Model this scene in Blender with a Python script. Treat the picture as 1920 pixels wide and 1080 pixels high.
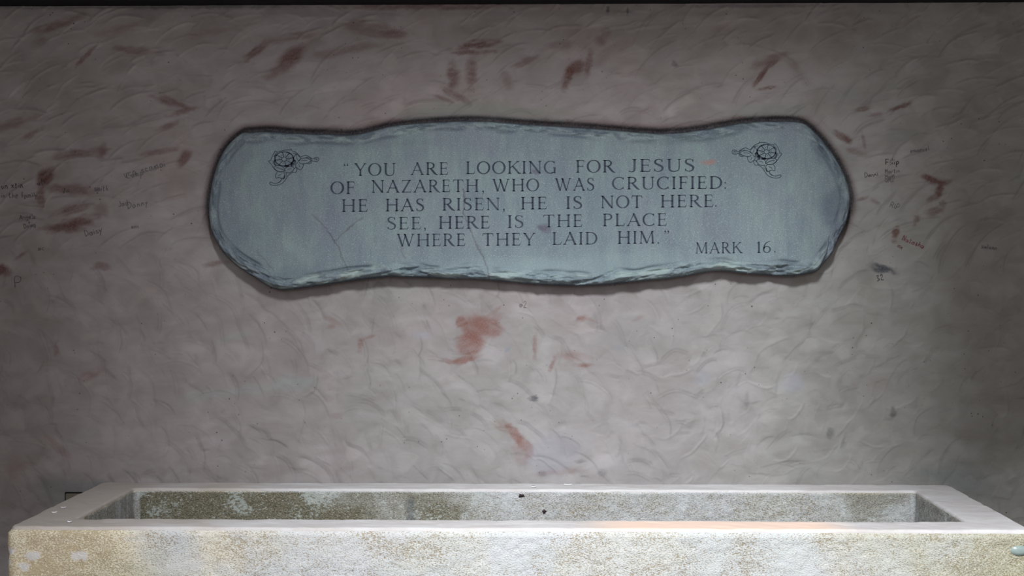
import bpy, bmesh, math, random
import numpy as np
from mathutils import Vector, Matrix

random.seed(7)
rng = np.random.default_rng(7)
S = bpy.context.scene
for o in list(bpy.data.objects):
    bpy.data.objects.remove(o, do_unlink=True)
COL = S.collection

# ------------------------------------------------------------------ camera
FPX = 3000.0
CAM = Vector((0.0, -4.722, 1.49))
YAW = math.atan(73 / FPX)        # turned a little to the left
PITCH = math.atan(38 / FPX)      # and a little down
cd = bpy.data.cameras.new('camera')
cam = bpy.data.objects.new('camera', cd)
COL.objects.link(cam)
cd.sensor_width = 36.0
cd.lens = FPX / 1920 * 36.0
cam.location = CAM
cam.rotation_euler = (math.pi / 2 - PITCH, 0, YAW)
S.camera = cam
CROT = Matrix.Rotation(YAW, 3, 'Z') @ Matrix.Rotation(math.pi / 2 - PITCH, 3, 'X')

# ------------------------------------------------------------------ light and exposure
w = bpy.data.worlds.new('overcast_sky')
S.world = w
w.use_nodes = True
bg = w.node_tree.nodes['Background']
bg.inputs[0].default_value = (0.92, 0.95, 1.0, 1)
bg.inputs[1].default_value = 0.86

ld = bpy.data.lights.new('window_daylight', 'AREA')
ld.shape = 'RECTANGLE'
ld.size = 0.8
ld.size_y = 1.3
ld.energy = 585
ld.color = (0.94, 0.97, 1.0)
key = bpy.data.objects.new('window_daylight', ld)
COL.objects.link(key)
key.location = (0.0, -5.0, 4.8)
d = Vector((0.0, 0.0, 1.15)) - key.location
key.rotation_euler = d.to_track_quat('-Z', 'Y').to_euler()

S.view_settings.view_transform = 'Standard'
S.view_settings.look = 'None'
S.view_settings.gamma = 1.0
S.view_settings.use_curve_mapping = False
S.view_settings.exposure = 0.0


# ------------------------------------------------------------------ helpers
def pt(px, py, Y=0.0):
    """point of the vertical plane y=Y that stands at this place of the photograph"""
    r = CROT @ Vector(((px - 960) / FPX, (540 - py) / FPX, -1.0))
    t = (Y - CAM.y) / r.y
    p = CAM + r * t
    return (p.x, p.z)


def pts(arr, Y=0.0):
    return np.array([pt(a, b, Y) for a, b in arr])


def hz(px, py, Z):
    r = CROT @ Vector(((px - 960) / FPX, (540 - py) / FPX, -1.0))
    t = (Z - CAM.z) / r.z
    p = CAM + r * t
    return (p.x, p.y)


def link(name, me, mat=None, parent=None, smooth=True):
    o = bpy.data.objects.new(name, me)
    COL.objects.link(o)
    if mat is not None:
        me.materials.append(mat)
    if parent is not None:
        o.parent = parent
    if smooth:
        me.polygons.foreach_set('use_smooth', [True] * len(me.polygons))
    return o


def np_mesh(name, co, quads):
    me = bpy.data.meshes.new(name)
    co = np.asarray(co, dtype=np.float32)
    q = np.asarray(quads, dtype=np.int32)
    me.vertices.add(len(co))
    me.vertices.foreach_set('co', co.ravel())
    me.loops.add(q.size)
    me.loops.foreach_set('vertex_index', q.ravel())
    me.polygons.add(len(q))
    me.polygons.foreach_set('loop_start', np.arange(0, q.size, q.shape[1], dtype=np.int32))
    me.polygons.foreach_set('loop_total', np.full(len(q), q.shape[1], dtype=np.int32))
    me.update(calc_edges=True)
    return me


def col_attr(me, name, rgba):
    a = me.color_attributes.new(name, 'FLOAT_COLOR', 'POINT')
    a.data.foreach_set('color', np.asarray(rgba, dtype=np.float32).ravel())


def box_mesh(name, x0, x1, y0, y1, z0, z1, bev=0.0):
    bm = bmesh.new()
    bmesh.ops.create_cube(bm, size=1.0)
    for v in bm.verts:
        v.co = Vector((x0 + (v.co.x + .5) * (x1 - x0), y0 + (v.co.y + .5) * (y1 - y0), z0 + (v.co.z + .5) * (z1 - z0)))
    if bev:
        bmesh.ops.bevel(bm, geom=list(bm.edges), offset=bev, segments=2, affect='EDGES')
    me = bpy.data.meshes.new(name)
    bm.to_mesh(me)
    bm.free()
    return me


def smooth01(t):
    t = np.clip(t, 0, 1)
    return t * t * (3 - 2 * t)


def vnoise(X, Z, s, seed):
    """smooth value noise, cell size s, range 0..1"""
    r = np.random.default_rng(seed)
    T = r.random((257, 257))
    x = X / s + 37.3
    z = Z / s + 91.7
    xi = np.floor(x).astype(int)
    zi = np.floor(z).astype(int)
    fx = smooth01(x - xi)
    fz = smooth01(z - zi)
    xi %= 256
    zi %= 256
    return ((T[zi, xi] * (1 - fx) + T[zi, xi + 1] * fx) * (1 - fz)
            + (T[zi + 1, xi] * (1 - fx) + T[zi + 1, xi + 1] * fx) * fz)


def fbm(X, Z, s, seed, n=4):
    v = 0
    a = 1
    t = 0
    for k in range(n):
        v = v + a * vnoise(X, Z, s / 2 ** k, seed + k * 17)
        t += a
        a *= .5
    return v / t


def lin(r, g, b):
    f = lambda c: (c / 255 / 12.92) if c / 255 <= .04045 else ((c / 255 + .055) / 1.055) ** 2.4
    return (f(r), f(g), f(b))


# ------------------------------------------------------------------ materials
class NT:
    def __init__(self, name):
        self.m = bpy.data.materials.new(name)
        self.m.use_nodes = True
        self.t = self.m.node_tree
        self.b = self.t.nodes['Principled BSDF']
        self.b.inputs['Specular IOR Level'].default_value = 0.2
        self.b.inputs['Roughness'].default_value = 0.9

    def n(self, typ, **kw):
        nd = self.t.nodes.new(typ)
        for k, v in kw.items():
            if isinstance(k, str) and hasattr(nd, k):
                setattr(nd, k, v)
        return nd

    def l(self, a, b):
        self.t.links.new(a, b)

    def pos(self):
        return self.n('ShaderNodeNewGeometry').outputs['Position']

    def mapped(self, vec, scale=(1, 1, 1), rot=(0, 0, 0)):
        m = self.n('ShaderNodeMapping')
        m.inputs['Scale'].default_value = scale
        m.inputs['Rotation'].default_value = rot
        self.l(vec, m.inputs['Vector'])
        return m.outputs[0]

    def noise(self, vec, scale, detail=4, rough=.55, dist=0):
        nd = self.n('ShaderNodeTexNoise')
        nd.inputs['Scale'].default_value = scale
        nd.inputs['Detail'].default_value = detail
        nd.inputs['Roughness'].default_value = rough
        nd.inputs['Distortion'].default_value = dist
        self.l(vec, nd.inputs['Vector'])
        return nd.outputs['Fac']

    def ramp(self, fac, stops, interp='LINEAR'):
        r = self.n('ShaderNodeValToRGB')
        r.color_ramp.interpolation = interp
        el = r.color_ramp.elements
        while len(el) < len(stops):
            el.new(.5)
        for e, (p, c) in zip(el, stops):
            e.position = p
            e.color = (c, c, c, 1) if not isinstance(c, tuple) else (*c, 1)
        self.l(fac, r.inputs[0])
        return r.outputs[0]

    def mix(self, fac, a, b, mode='MIX'):
        m = self.n('ShaderNodeMix', data_type='RGBA', blend_type=mode)
        for sock, v in ((m.inputs[0], fac), (m.inputs[6], a), (m.inputs[7], b)):
            if isinstance(v, (int, float)):
                sock.default_value = v
            elif isinstance(v, tuple):
                sock.default_value = (*v, 1)
            else:
                self.l(v, sock)
        return m.outputs[2]

    def math(self, op, a, b=0.0, clamp=False):
        m = self.n('ShaderNodeMath', operation=op)
        m.use_clamp = clamp
        for s, v in ((m.inputs[0], a), (m.inputs[1], b)):
            if isinstance(v, (int, float)):
                s.default_value = v
            else:
                self.l(v, s)
        return m.outputs[0]

    def attr(self, name):
        a = self.n('ShaderNodeAttribute')
        a.attribute_name = name
        return a

    def bump(self, h, strength=.3, dist=.001, prev=None):
        b = self.n('ShaderNodeBump')
        b.inputs['Strength'].default_value = strength
        b.inputs['Distance'].default_value = dist
        self.l(h, b.inputs['Height'])
        if prev is not None:
            self.l(prev, b.inputs['Normal'])
        return b.outputs[0]

    def out(self, color=None, normal=None, rough=None):
        if color is not None:
            if isinstance(color, tuple):
                self.b.inputs['Base Color'].default_value = (*color, 1)
            else:
                self.l(color, self.b.inputs['Base Color'])
        if normal is not None:
            self.l(normal, self.b.inputs['Normal'])
        if rough is not None:
            self.b.inputs['Roughness'].default_value = rough
        return self.m


def mat_plaster():
    N = NT('troweled_plaster')
    p = N.pos()
    a = N.attr('tint')
    st = N.attr('stain')
    # streaky brush mottling of the pigment
    n1 = N.noise(N.mapped(p, (1, 1, 1.8), (0, .5, 0)), 9, 5, .6, .6)
    n2 = N.noise(p, 60, 4, .6)
    c = N.mix(N.ramp(n1, [(.3, 0.0), (.7, 1.0)]), lin(157, 151, 150), lin(178, 173, 175))
    c = N.mix(N.math('MULTIPLY', N.ramp(n2, [(.35, 0.0), (.7, 1.0)]), .22), c, lin(160, 162, 160))
    c = N.mix(1.0, c, a.outputs['Color'], 'MULTIPLY')
    brk = N.ramp(N.noise(p, 190, 3, .7), [(.32, .72), (.62, 1.0)])
    c = N.mix(N.math('MULTIPLY', st.outputs['Alpha'], brk), c, st.outputs['Color'])
    # pin-head specks
    v = N.n('ShaderNodeTexVoronoi')
    v.inputs['Scale'].default_value = 38
    N.l(p, v.inputs['Vector'])
    gate = N.ramp(N.noise(p, 4.5, 2), [(.42, 0.0), (.62, 1.0)])
    v2 = N.math('SUBTRACT', v.outputs['Distance'], N.math('MULTIPLY', N.noise(p, 23, 0), .10))
    sp = N.math('MULTIPLY', N.ramp(v2, [(.012, 1.0), (.030, 0.0)]), gate)
    c = N.mix(N.math('MULTIPLY', sp, .8), c, lin(48, 42, 42))
    b = N.bump(N.noise(N.mapped(p, (1, 1, 2.2), (0, .6, 0)), 55, 5, .6, .4), .2, .0015)
    b = N.bump(N.noise(p, 420, 3, .7), .25, .0008, b)
    return N.out(c, b, .88)


def mat_slate():
    N = NT('blue_grey_plaque_stone')
    p = N.pos()
    st = N.attr('stain')
    n1 = N.noise(N.mapped(p, (1.2, 1, .5)), 11, 5, .6, .5)
    n2 = N.noise(N.mapped(p, (7, 1, 1)), 12, 3, .5)
    c = N.mix(N.ramp(n1, [(.32, 0.0), (.68, 1.0)]), lin(128, 142, 151), lin(147, 165, 166))
    c = N.mix(N.math('MULTIPLY', N.ramp(n2, [(.4, 0.0), (.65, 1.0)]), .25), c, lin(120, 132, 145))
    vio = N.ramp(N.noise(p, 6.3, 3), [(.52, 0.0), (.68, 1.0)])
    c = N.mix(N.math('MULTIPLY', vio, .30), c, lin(136, 132, 152))
    g = N.noise(p, 330, 2, .5)
    c = N.mix(N.math('MULTIPLY', N.ramp(g, [(.60, 0.0), (.68, 1.0)]), .62), c, lin(186, 202, 206))
    c = N.mix(N.math('MULTIPLY', N.ramp(g, [(.32, 1.0), (.40, 0.0)]), .45), c, lin(84, 92, 106))
    brk = N.ramp(N.noise(p, 210, 3, .7), [(.32, .75), (.6, 1.0)])
    c = N.mix(N.math('MULTIPLY', st.outputs['Alpha'], brk), c, st.outputs['Color'])
    b = N.bump(N.noise(p, 260, 4, .7), .30, .0012)
    return N.out(c, b, .85)


def mat_letter():
    N = NT('dark_letter_paint')
    p = N.pos()
    f = N.ramp(N.noise(p, 17, 4, .65), [(.36, .28), (.60, 0.0)])
    c = N.mix(f, lin(62, 70, 84), lin(118, 130, 142))
    return N.out(c, N.bump(N.noise(p, 300, 2), .2, .0008), .8)


def mat_ink(name, col):
    N = NT(name)
    p = N.pos()
    f = N.ramp(N.noise(p, 90, 3, .7), [(.36, .60), (.60, .0)])
    c = N.mix(f, col, lin(150, 140, 138))
    return N.out(c, None, .9)


def mat_trough(smooth):
    N = NT('smooth_cement_rim' if smooth else 'pebbly_concrete')
    p = N.pos()
    a = N.attr('wear')
    sep = N.n('ShaderNodeSeparateColor')
    N.l(a.outputs['Color'], sep.inputs[0])
    moss, tan, oliv = sep.outputs[0], sep.outputs[1], sep.outputs[2]
    st = N.attr('stain')
    if smooth:
        n1 = N.noise(N.mapped(p, (1, 2, 1)), 8, 5, .6, .5)
        c = N.mix(N.ramp(n1, [(.35, 0.0), (.65, 1.0)]), lin(184, 180, 179), lin(200, 199, 200))
        c = N.mix(N.math('MULTIPLY', tan, .75), c, lin(170, 160, 150))
        c = N.mix(N.math('MULTIPLY', N.ramp(N.noise(p, 120, 4, .7), [(.55, 0.0), (.7, 1.0)]), .25), c, lin(150, 140, 132))
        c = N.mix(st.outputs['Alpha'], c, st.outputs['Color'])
        b = N.bump(N.noise(p, 180, 4, .7), .25, .001)
        return N.out(c, b, .8)
    # speckled render: pale skin that has flaked off a brown ground
    q = N.mapped(p, (1, 1, 1.7), (0, .35, 0))
    g = N.noise(q, 230, 3, .65, .3)
    big = N.noise(p, 7, 5, .7, .3)
    pale = N.mix(N.ramp(N.noise(p, 5, 3), [(.4, 0.0), (.6, 1.0)]), lin(190, 194, 194), lin(192, 195, 200))
    pale = N.mix(N.math('MULTIPLY', tan, .9), pale, lin(222, 214, 190))
    pale = N.mix(N.math('MULTIPLY', oliv, .9), pale, lin(172, 170, 148))
    brown = N.mix(tan, lin(148, 138, 120), lin(176, 162, 134))
    brown = N.mix(oliv, brown, lin(138, 130, 104))
    # cover threshold moves with the wear masks
    th = N.math('ADD', N.math('MULTIPLY', N.math('SUBTRACT', big, .5), .55), g)
    th = N.math('SUBTRACT', th, N.math('MULTIPLY', tan, .10))
    th = N.math('SUBTRACT', th, N.math('MULTIPLY', oliv, .06))
    f = N.ramp(th, [(.36, 0.0), (.48, 1.0)])
    c = N.mix(f, brown, pale)
    # inside of the trough: dirt and moss with pale flakes
    flake = N.ramp(N.math('ADD', N.math('MULTIPLY', N.math('SUBTRACT', big, .5), 1.6), N.noise(q, 110, 4, .7)), [(.57, 0.0), (.66, 1.0)])
    gr = N.ramp(g, [(.35, 0.0), (.65, 1.0)])
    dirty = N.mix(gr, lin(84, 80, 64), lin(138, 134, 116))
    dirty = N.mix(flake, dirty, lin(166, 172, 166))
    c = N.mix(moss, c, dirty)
    c = N.mix(N.math('MULTIPLY', N.ramp(N.noise(p, 300, 2), [(.62, 0.0), (.70, 1.0)]), .5), c, lin(236, 234, 228))
    c = N.mix(st.outputs['Alpha'], c, st.outputs['Color'])
    b = N.bump(g, .8, .004)
    b = N.bump(N.noise(p, 420, 3, .6), .4, .001, b)
    return N.out(c, b, .92)


def mat_plain(name, c0, c1, scale=20, rough=.85, bump=.2):
    N = NT(name)
    p = N.pos()
    c = N.mix(N.ramp(N.noise(p, scale, 4, .6), [(.35, 0.0), (.65, 1.0)]), c0, c1)
    return N.out(c, N.bump(N.noise(p, scale * 6, 3), bump, .001), rough)


M_PLASTER = mat_plaster()
M_SLATE = mat_slate()
M_LETTER = mat_letter()
M_ROUGH = mat_trough(False)
M_RIM = mat_trough(True)
M_CEIL = mat_plain('dark_painted_board', lin(26, 26, 30), lin(34, 34, 38), 12)
M_SIDE = mat_plain('side_wall_plaster', lin(128, 116, 112), lin(150, 138, 134), 5)
M_FLOOR = mat_plain('floor_concrete', lin(112, 108, 102), lin(134, 130, 122), 7)
M_PLATE = mat_plain('old_beige_plastic', lin(112, 108, 96), lin(128, 124, 110), 30, .6)
M_FLECK = mat_plain('white_fleck', lin(240, 242, 246), lin(250, 250, 250), 30, .5)
M_CLOT = mat_plain('dark_dirt', lin(40, 32, 40), lin(66, 50, 52), 200, .8)


# ------------------------------------------------------------------ plaque outline (photograph places on the plaque's plane)
PY = -0.064          # front plane of the plaque
OUT = [(452, 247), (470, 245), (500, 244), (540, 247), (580, 249), (620, 250), (648, 251), (675, 248), (700, 242), (730, 235),
       (770, 230), (810, 227), (850, 225), (880, 224.5), (920, 226), (960, 229), (1000, 232), (1050, 235), (1100, 238),
       (1150, 242), (1200, 246), (1240, 248), (1280, 246), (1320, 241), (1360, 234), (1400, 228), (1440, 225), (1480, 225),
       (1503, 227), (1520, 236), (1540, 255), (1560, 280), (1576, 305), (1588, 330), (1595, 352), (1598, 375), (1594, 400),
       (1586, 425), (1575, 447), (1565, 470), (1550, 490), (1535, 508), (1515, 514), (1480, 518), (1440, 516), (1400, 513),
       (1370, 509), (1345, 508), (1320, 511), (1290, 517), (1260, 522), (1220, 526), (1180, 530), (1140, 534), (1100, 536),
       (1060, 536), (1010, 534), (960, 530), (920, 526), (880, 523), (840, 523), (800, 521), (760, 520), (730, 519),
       (690, 523), (650, 528), (610, 534), (575, 539), (545, 543), (520, 544), (500, 537), (480, 524), (455, 508),
       (432, 491), (412, 470), (400, 450), (391, 425), (388, 395), (389, 370), (393, 345), (399, 320), (407, 298),
       (418, 278), (434, 260)]
P0 = pts(OUT, PY)
# Catmull-Rom resampling
oc = []
nP = len(P0)
for i in range(nP):
    a, b, c, e = P0[i - 1], P0[i], P0[(i + 1) % nP], P0[(i + 2) % nP]
    for t in np.linspace(0, 1, 6, endpoint=False):
        oc.append(.5 * ((2 * b) + (-a + c) * t + (2 * a - 5 * b + 4 * c - e) * t * t + (-a + 3 * b - 3 * c + e) * t ** 3))
OC = np.array(oc)


def signed_dist(X, Z, maxd=.12):
    """distance to the outline, positive inside; also nearest point and arc parameter"""
    x = X.ravel()
    z = Z.ravel()
    A = OC
    B = np.roll(OC, -1, 0)
    best = np.full(x.shape, 1e9)
    bx = np.zeros_like(x)
    bz = np.zeros_like(x)
    bs = np.zeros_like(x)
    inside = np.zeros(x.shape, bool)
    L = np.hypot(*(B - A).T)
    cum = np.concatenate([[0], np.cumsum(L)])
    for i in range(len(A)):
        ax, az = A[i]
        ex, ez = B[i] - A[i]
        # parity
        cond = (az > z) != (az + ez > z)
        if cond.any():
            xi = ax + (z - az) / (ez if ez else 1e-12) * ex
            inside ^= cond & (x < xi)
        sel = np.nonzero((np.abs(x - ax) < maxd + .02) & (np.abs(z - az) < maxd + .02))[0]
        if not len(sel):
            continue
        xs = x[sel]
        zs = z[sel]
        t = np.clip(((xs - ax) * ex + (zs - az) * ez) / (ex * ex + ez * ez), 0, 1)
        qx = ax + t * ex
        qz = az + t * ez
        dd = np.hypot(xs - qx, zs - qz)
        m = dd < best[sel]
        s2 = sel[m]
        best[s2] = dd[m]
        bx[s2] = qx[m]
        bz[s2] = qz[m]
        bs[s2] = cum[i] + t[m] * L[i]
    best = np.minimum(best, maxd)
    sd = np.where(inside, best, -best).reshape(X.shape)
    return sd, bx.reshape(X.shape), bz.reshape(X.shape), bs.reshape(X.shape)


def blob_mask(X, Z, px, py, rx, ry, ang, Y, seed, k=.00157, hard=.5):
    """soft-edged smear: ellipse with torn, streaked edge; returns (slices, mask)"""
    cx, cz = pt(px, py, Y)
    rx *= k * 1.25
    ry *= k * 1.25
    r = max(rx, ry) * 2.0
    x0, z0 = X[0, 0], Z[0, 0]
    dx = X[0, 1] - x0
    i0 = max(int((cx - r - x0) / dx), 0)
    i1 = min(int((cx + r - x0) / dx) + 1, X.shape[1])
    j0 = max(int((cz - r - z0) / dx), 0)
    j1 = min(int((cz + r - z0) / dx) + 1, X.shape[0])
    if i1 <= i0 or j1 <= j0:
        return None, None
    sl = (slice(j0, j1), slice(i0, i1))
    x = X[sl] - cx
    z = Z[sl] - cz
    c, s = math.cos(math.radians(ang)), math.sin(math.radians(ang))
    u = (x * c + z * s)
    v = (-x * s + z * c)
    n = fbm(u * .6, v * 1.2, min(rx, ry) * 1.1, seed, 4) - .5
    rr = np.sqrt((u / rx) ** 2 + (v / ry) ** 2) + n * 1.1
    m = smooth01((1.25 - rr) / (1.5 - hard))
    m = m * np.clip(.35 + 1.25 * fbm(u * .22, v * 1.6, min(rx, ry) * .7, seed + 900, 3), 0, 1)
    return sl, m


# ------------------------------------------------------------------ wall_back
G = .003
XL, XR, ZB = -1.98, 1.78, .54
ZT = pt(960, 8)[1]
nx = int((XR - XL) / G) + 1
nz = int((ZT - ZB) / G) + 1
xs = np.linspace(XL, XR, nx)
zs = np.linspace(ZB, ZT, nz)
X, Z = np.meshgrid(xs, zs)
H = np.zeros_like(X)
TONE = np.zeros_like(X)

# trowel strokes: overlapping arcs, each ending in a small ridge
NS = 4600
for k in range(NS):
    cx = rng.uniform(XL - .05, XR + .05)
    cz = rng.uniform(ZB - .05, ZT + .05)
    v = (cz - ZB) / (ZT - ZB)
    u = (cx - XL) / (XR - XL)
    if v > .58:                       # upper wall: long strokes sweeping up to the right
        th = math.radians(rng.normal(112 + 12 * (u - .5), 16))
        R = rng.uniform(.09, .22)
        wd = rng.uniform(.030, .062)
        span = rng.uniform(.28, .58)
        amp = rng.uniform(.6, 1.9)
    elif u < .62:                     # lower left: arcs bulging to the upper right
        th = math.radians(rng.normal(38 - 20 * (v - .3), 24))
        R = rng.uniform(.06, .15)
        wd = rng.uniform(.032, .065)
        span = rng.uniform(.35, .75)
        amp = rng.uniform(.3, 1.15)
    else:                             # lower right: fish-scale arcs bulging up to the left
        th = math.radians(rng.normal(118 if rng.random() < .65 else -40, 28))
        R = rng.uniform(.05, .12)
        wd = rng.uniform(.028, .055)
        span = rng.uniform(.35, .85)
        amp = rng.uniform(.25, .95)
    lineamp = rng.random() ** 2 * 2.6
    # (cx,cz) lies in the middle of the stroke; ox,oz is the centre of its arc
    ox = cx - math.cos(th) * R
    oz = cz - math.sin(th) * R
    rr = R + .02
    half = min(R * math.sin(min(span, 1.5)) + .02, rr)
    ex = half + wd
    i0 = max(int((cx - ex - XL) / G), 0)
    i1 = min(int((cx + ex - XL) / G) + 1, nx)
    j0 = max(int((cz - ex - ZB) / G), 0)
    j1 = min(int((cz + ex - ZB) / G) + 1, nz)
    if i1 <= i0 + 2 or j1 <= j0 + 2:
        continue
    sl = (slice(j0, j1), slice(i0, i1))
    dx = X[sl] - ox
    dz = Z[sl] - oz
    r = np.hypot(dx, dz)
    ph = np.arctan2(dz, dx) - th
    ph = (ph + math.pi) % (2 * math.pi) - math.pi
    e = 1 - np.abs(ph) / span
    edge = R + .004 * np.sin(ph * 3.7 + k) + .0012 * np.sin(ph * 9 + 2 * k)
    q = (edge - r) / wd               # 0 at the ridge, 1 at the soft inner side
    mask = smooth01(e * 2.2) * np.clip((edge - r) / .0025, 0, 1) * smooth01((1.25 - q) * 1.6)
    rid = np.exp(-((q - .03) / .05) ** 2)
    new = (-.0026 * (1 - q) + rid * .0026) * amp + rng.normal(0, .0004)
    H[sl] = H[sl] * (1 - mask) + (H[sl] * .2 + new) * mask
    TONE[sl] = TONE[sl] * (1 - mask * .7) + (rng.normal(0, 1) + rid * 1.2 * amp) * mask * .7
    TONE[sl] -= 1.8 * lineamp * amp * smooth01(e * 1.8) * np.exp(-((r - edge - .0035) / .0028) ** 2)  # stroke relief shading put into the colour: pale ridge, dark line beside it
H += (fbm(X, Z, .25, 5, 4) - .5) * .006

# groove left around the plaque, where the plaster stops short of the stone
sd, _, _, _ = signed_dist(X, Z, .10)
gw = .013 + .004 * fbm(X, Z, .1, 77, 3)
groove = smooth01((sd + gw + .004) / .012) * (1 - smooth01((OC[:, 1].mean() - .02 - Z) / .12) * .9)
H = H * (1 - groove) - .012 * groove

# large, slow changes of the pigment
tint = np.ones((nz, nx, 4))
pink = smooth01((fbm(X, Z, .7, 11, 4) - .40) * 4)
green = smooth01((fbm(X, Z, .5, 31, 4) - .52) * 6)
dark = smooth01((fbm(X, Z * 1.6, .35, 51, 5) - .45) * 4)
uu = (X - XL) / (XR - XL)
pk = np.clip(pink * .6 + (1 - uu) * .55 - .25, 0, 1)[..., None] * (.45 + .55 * smooth01((Z - 1.15) / .4))[..., None]
base = np.array([1.0, 1.0, 1.0]) * np.ones((nz, nx, 3))
base = base * (1 - pk) + np.array([1.04, .94, .92]) * pk
gg = (np.clip(green * .35 + .5 * smooth01((uu - .55) * 4), 0, 1))[..., None]
base = base * (1 - gg) + np.array([.88, .95, .88]) * gg
dk = (dark * .22)[..., None]
base = base * (1 - dk) + np.array([.70, .66, .62]) * dk
base *= (1 + .060 * np.clip(TONE, -3, 2.5))[..., None]
tint[..., :3] = base

stain = np.zeros((nz, nx, 4))
stain[..., :3] = lin(122, 82, 74)
RUST = lin(128, 80, 68)
RUSTD = lin(100, 62, 54)
TEAL = lin(104, 116, 118)
INK = lin(50, 58, 70)
PALE = lin(160, 172, 170)
LAV = lin(168, 170, 186)
ST = []
for a in [(110, 45, 45, 8, 18, .45), (75, 78, 16, 10, 40, .35), (160, 105, 24, 4, 45, .5), (255, 96, 38, 8, -6, .35),
          (475, 100, 24, 7, 38, .6), (552, 100, 30, 14, 30, .6), (530, 128, 34, 10, 25, .45), (545, 70, 50, 8, 12, .3),
          (316, 190, 32, 8, -22, .5), (345, 208, 30, 5, 15, .4), (315, 236, 22, 6, 20, .5), (345, 296, 16, 9, 50, .55),
          (300, 284, 30, 5, 10, .4), (150, 287, 48, 8, 6, .5), (190, 285, 14, 10, 60, .35), (86, 332, 16, 11, 45, .7),
          (128, 355, 48, 9, -4, .45), (76, 366, 7, 22, 0, .5), (135, 392, 36, 9, 20, .5), (150, 415, 30, 9, 12, .6),
          (120, 428, 42, 9, 4, .55), (190, 392, 14, 10, -30, .3), (190, 500, 16, 7, 0, .4), (4, 505, 10, 16, 70, .7),
          (40, 478, 12, 4, 40, .4), (400, 495, 24, 5, 6, .4), (105, 652, 5, 16, -5, .35), (165, 706, 22, 9, 30, .35),
          (20, 232, 40, 8, 15, .35), (60, 250, 20, 5, 30, .4), (225, 55, 50, 8, 14, .25), (640, 96, 60, 8, 10, .3),
          (400, 60, 60, 8, 10, .2), (110, 840, 30, 8, -40, .25), (25, 880, 20, 24, 0, .3),
          (700, 55, 60, 12, -8, .4), (740, 66, 20, 9, 0, .4), (893, 84, 34, 7, 6, .65), (905, 98, 24, 4, 4, .4),
          (872, 98, 20, 4, 4, .5), (848, 142, 10, 24, 4, .55), (884, 140, 10, 26, -5, .5), (856, 180, 26, 7, -30, .45),
          (832, 186, 22, 4, -20, .4), (800, 12, 130, 6, 0, .45), (985, 116, 20, 6, 20, .4), (1066, 143, 8, 22, -18, .8),
          (1082, 124, 16, 12, 40, .55), (1104, 120, 6, 20, -10, .4), (1130, 72, 12, 16, -30, .4), (1050, 85, 30, 8, 10, .25),
          (1150, 95, 40, 10, 30, .18), (950, 150, 8, 16, 20, .25), (1438, 114, 34, 9, 18, .35), (1425, 146, 20, 5, 58, .7),
          (1446, 120, 12, 5, 40, .5), (1440, 165, 16, 3, 10, .5), (1486, 122, 18, 8, -50, .2), (1690, 200, 24, 4, 18, .6),
          (1622, 204, 16, 5, 8, .5), (1642, 215, 14, 4, 5, .35), (1580, 256, 16, 6, -25, .55), (1590, 264, 5, 9, 30, .5),
          (1600, 284, 20, 6, -15, .3), (1620, 265, 3, 16, 12, .35), (1752, 338, 20, 6, -22, .7), (1762, 354, 6, 16, -12, .8),
          (1776, 342, 10, 5, 20, .4), (1750, 372, 14, 6, 30, .45), (1768, 384, 6, 12, -10, .35), (1752, 396, 14, 7, 10, .45),
          (1680, 436, 6, 14, -12, .65), (1718, 414, 5, 10, -20, .4), (1610, 375, 16, 3, 20, .45), (1640, 378, 10, 4, -30, .4),
          (675, 645, 5, 13, -10, .45), (690, 633, 12, 3, 20, .4), (622, 600, 16, 5, -30, .3), (620, 612, 8, 5, 20, .3),
          (1035, 684, 4, 13, -20, .5), (1003, 648, 4, 20, 0, .45), (1070, 668, 30, 10, -4, .35), (1094, 685, 13, 4, 2, .6),
          (1088, 598, 8, 5, 10, .6), (1104, 598, 12, 4, -30, .35), (1196, 597, 10, 4, 30, .25), (1020, 888, 22, 6, 10, .25),
          (1066, 884, 26, 6, 5, .22), (925, 585, 16, 4, 35, .3), (630, 780, 10, 6, 0, .2)]:
    ST.append((*a[:5], min(a[5] * (1.35 if a[1] < 560 else 1.1), .9), RUSTD if a[1] < 560 else RUST, .55))
for a in [(890, 618, 22, 22, -15, .8), (866, 606, 9, 12, 25, .75), (912, 610, 22, 14, -25, .65), (884, 648, 20, 18, 20, .8),
          (866, 676, 17, 6, 8, .75), (845, 678, 16, 4, -10, .4), (930, 600, 12, 8, 60, .35), (964, 812, 7, 18, 38, .65),
          (985, 838, 9, 22, 32, .55), (945, 800, 18, 8, -25, .25), (975, 850, 10, 20, 20, .25)]:
    ST.append((*a, lin(136, 88, 76), .8))
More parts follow.
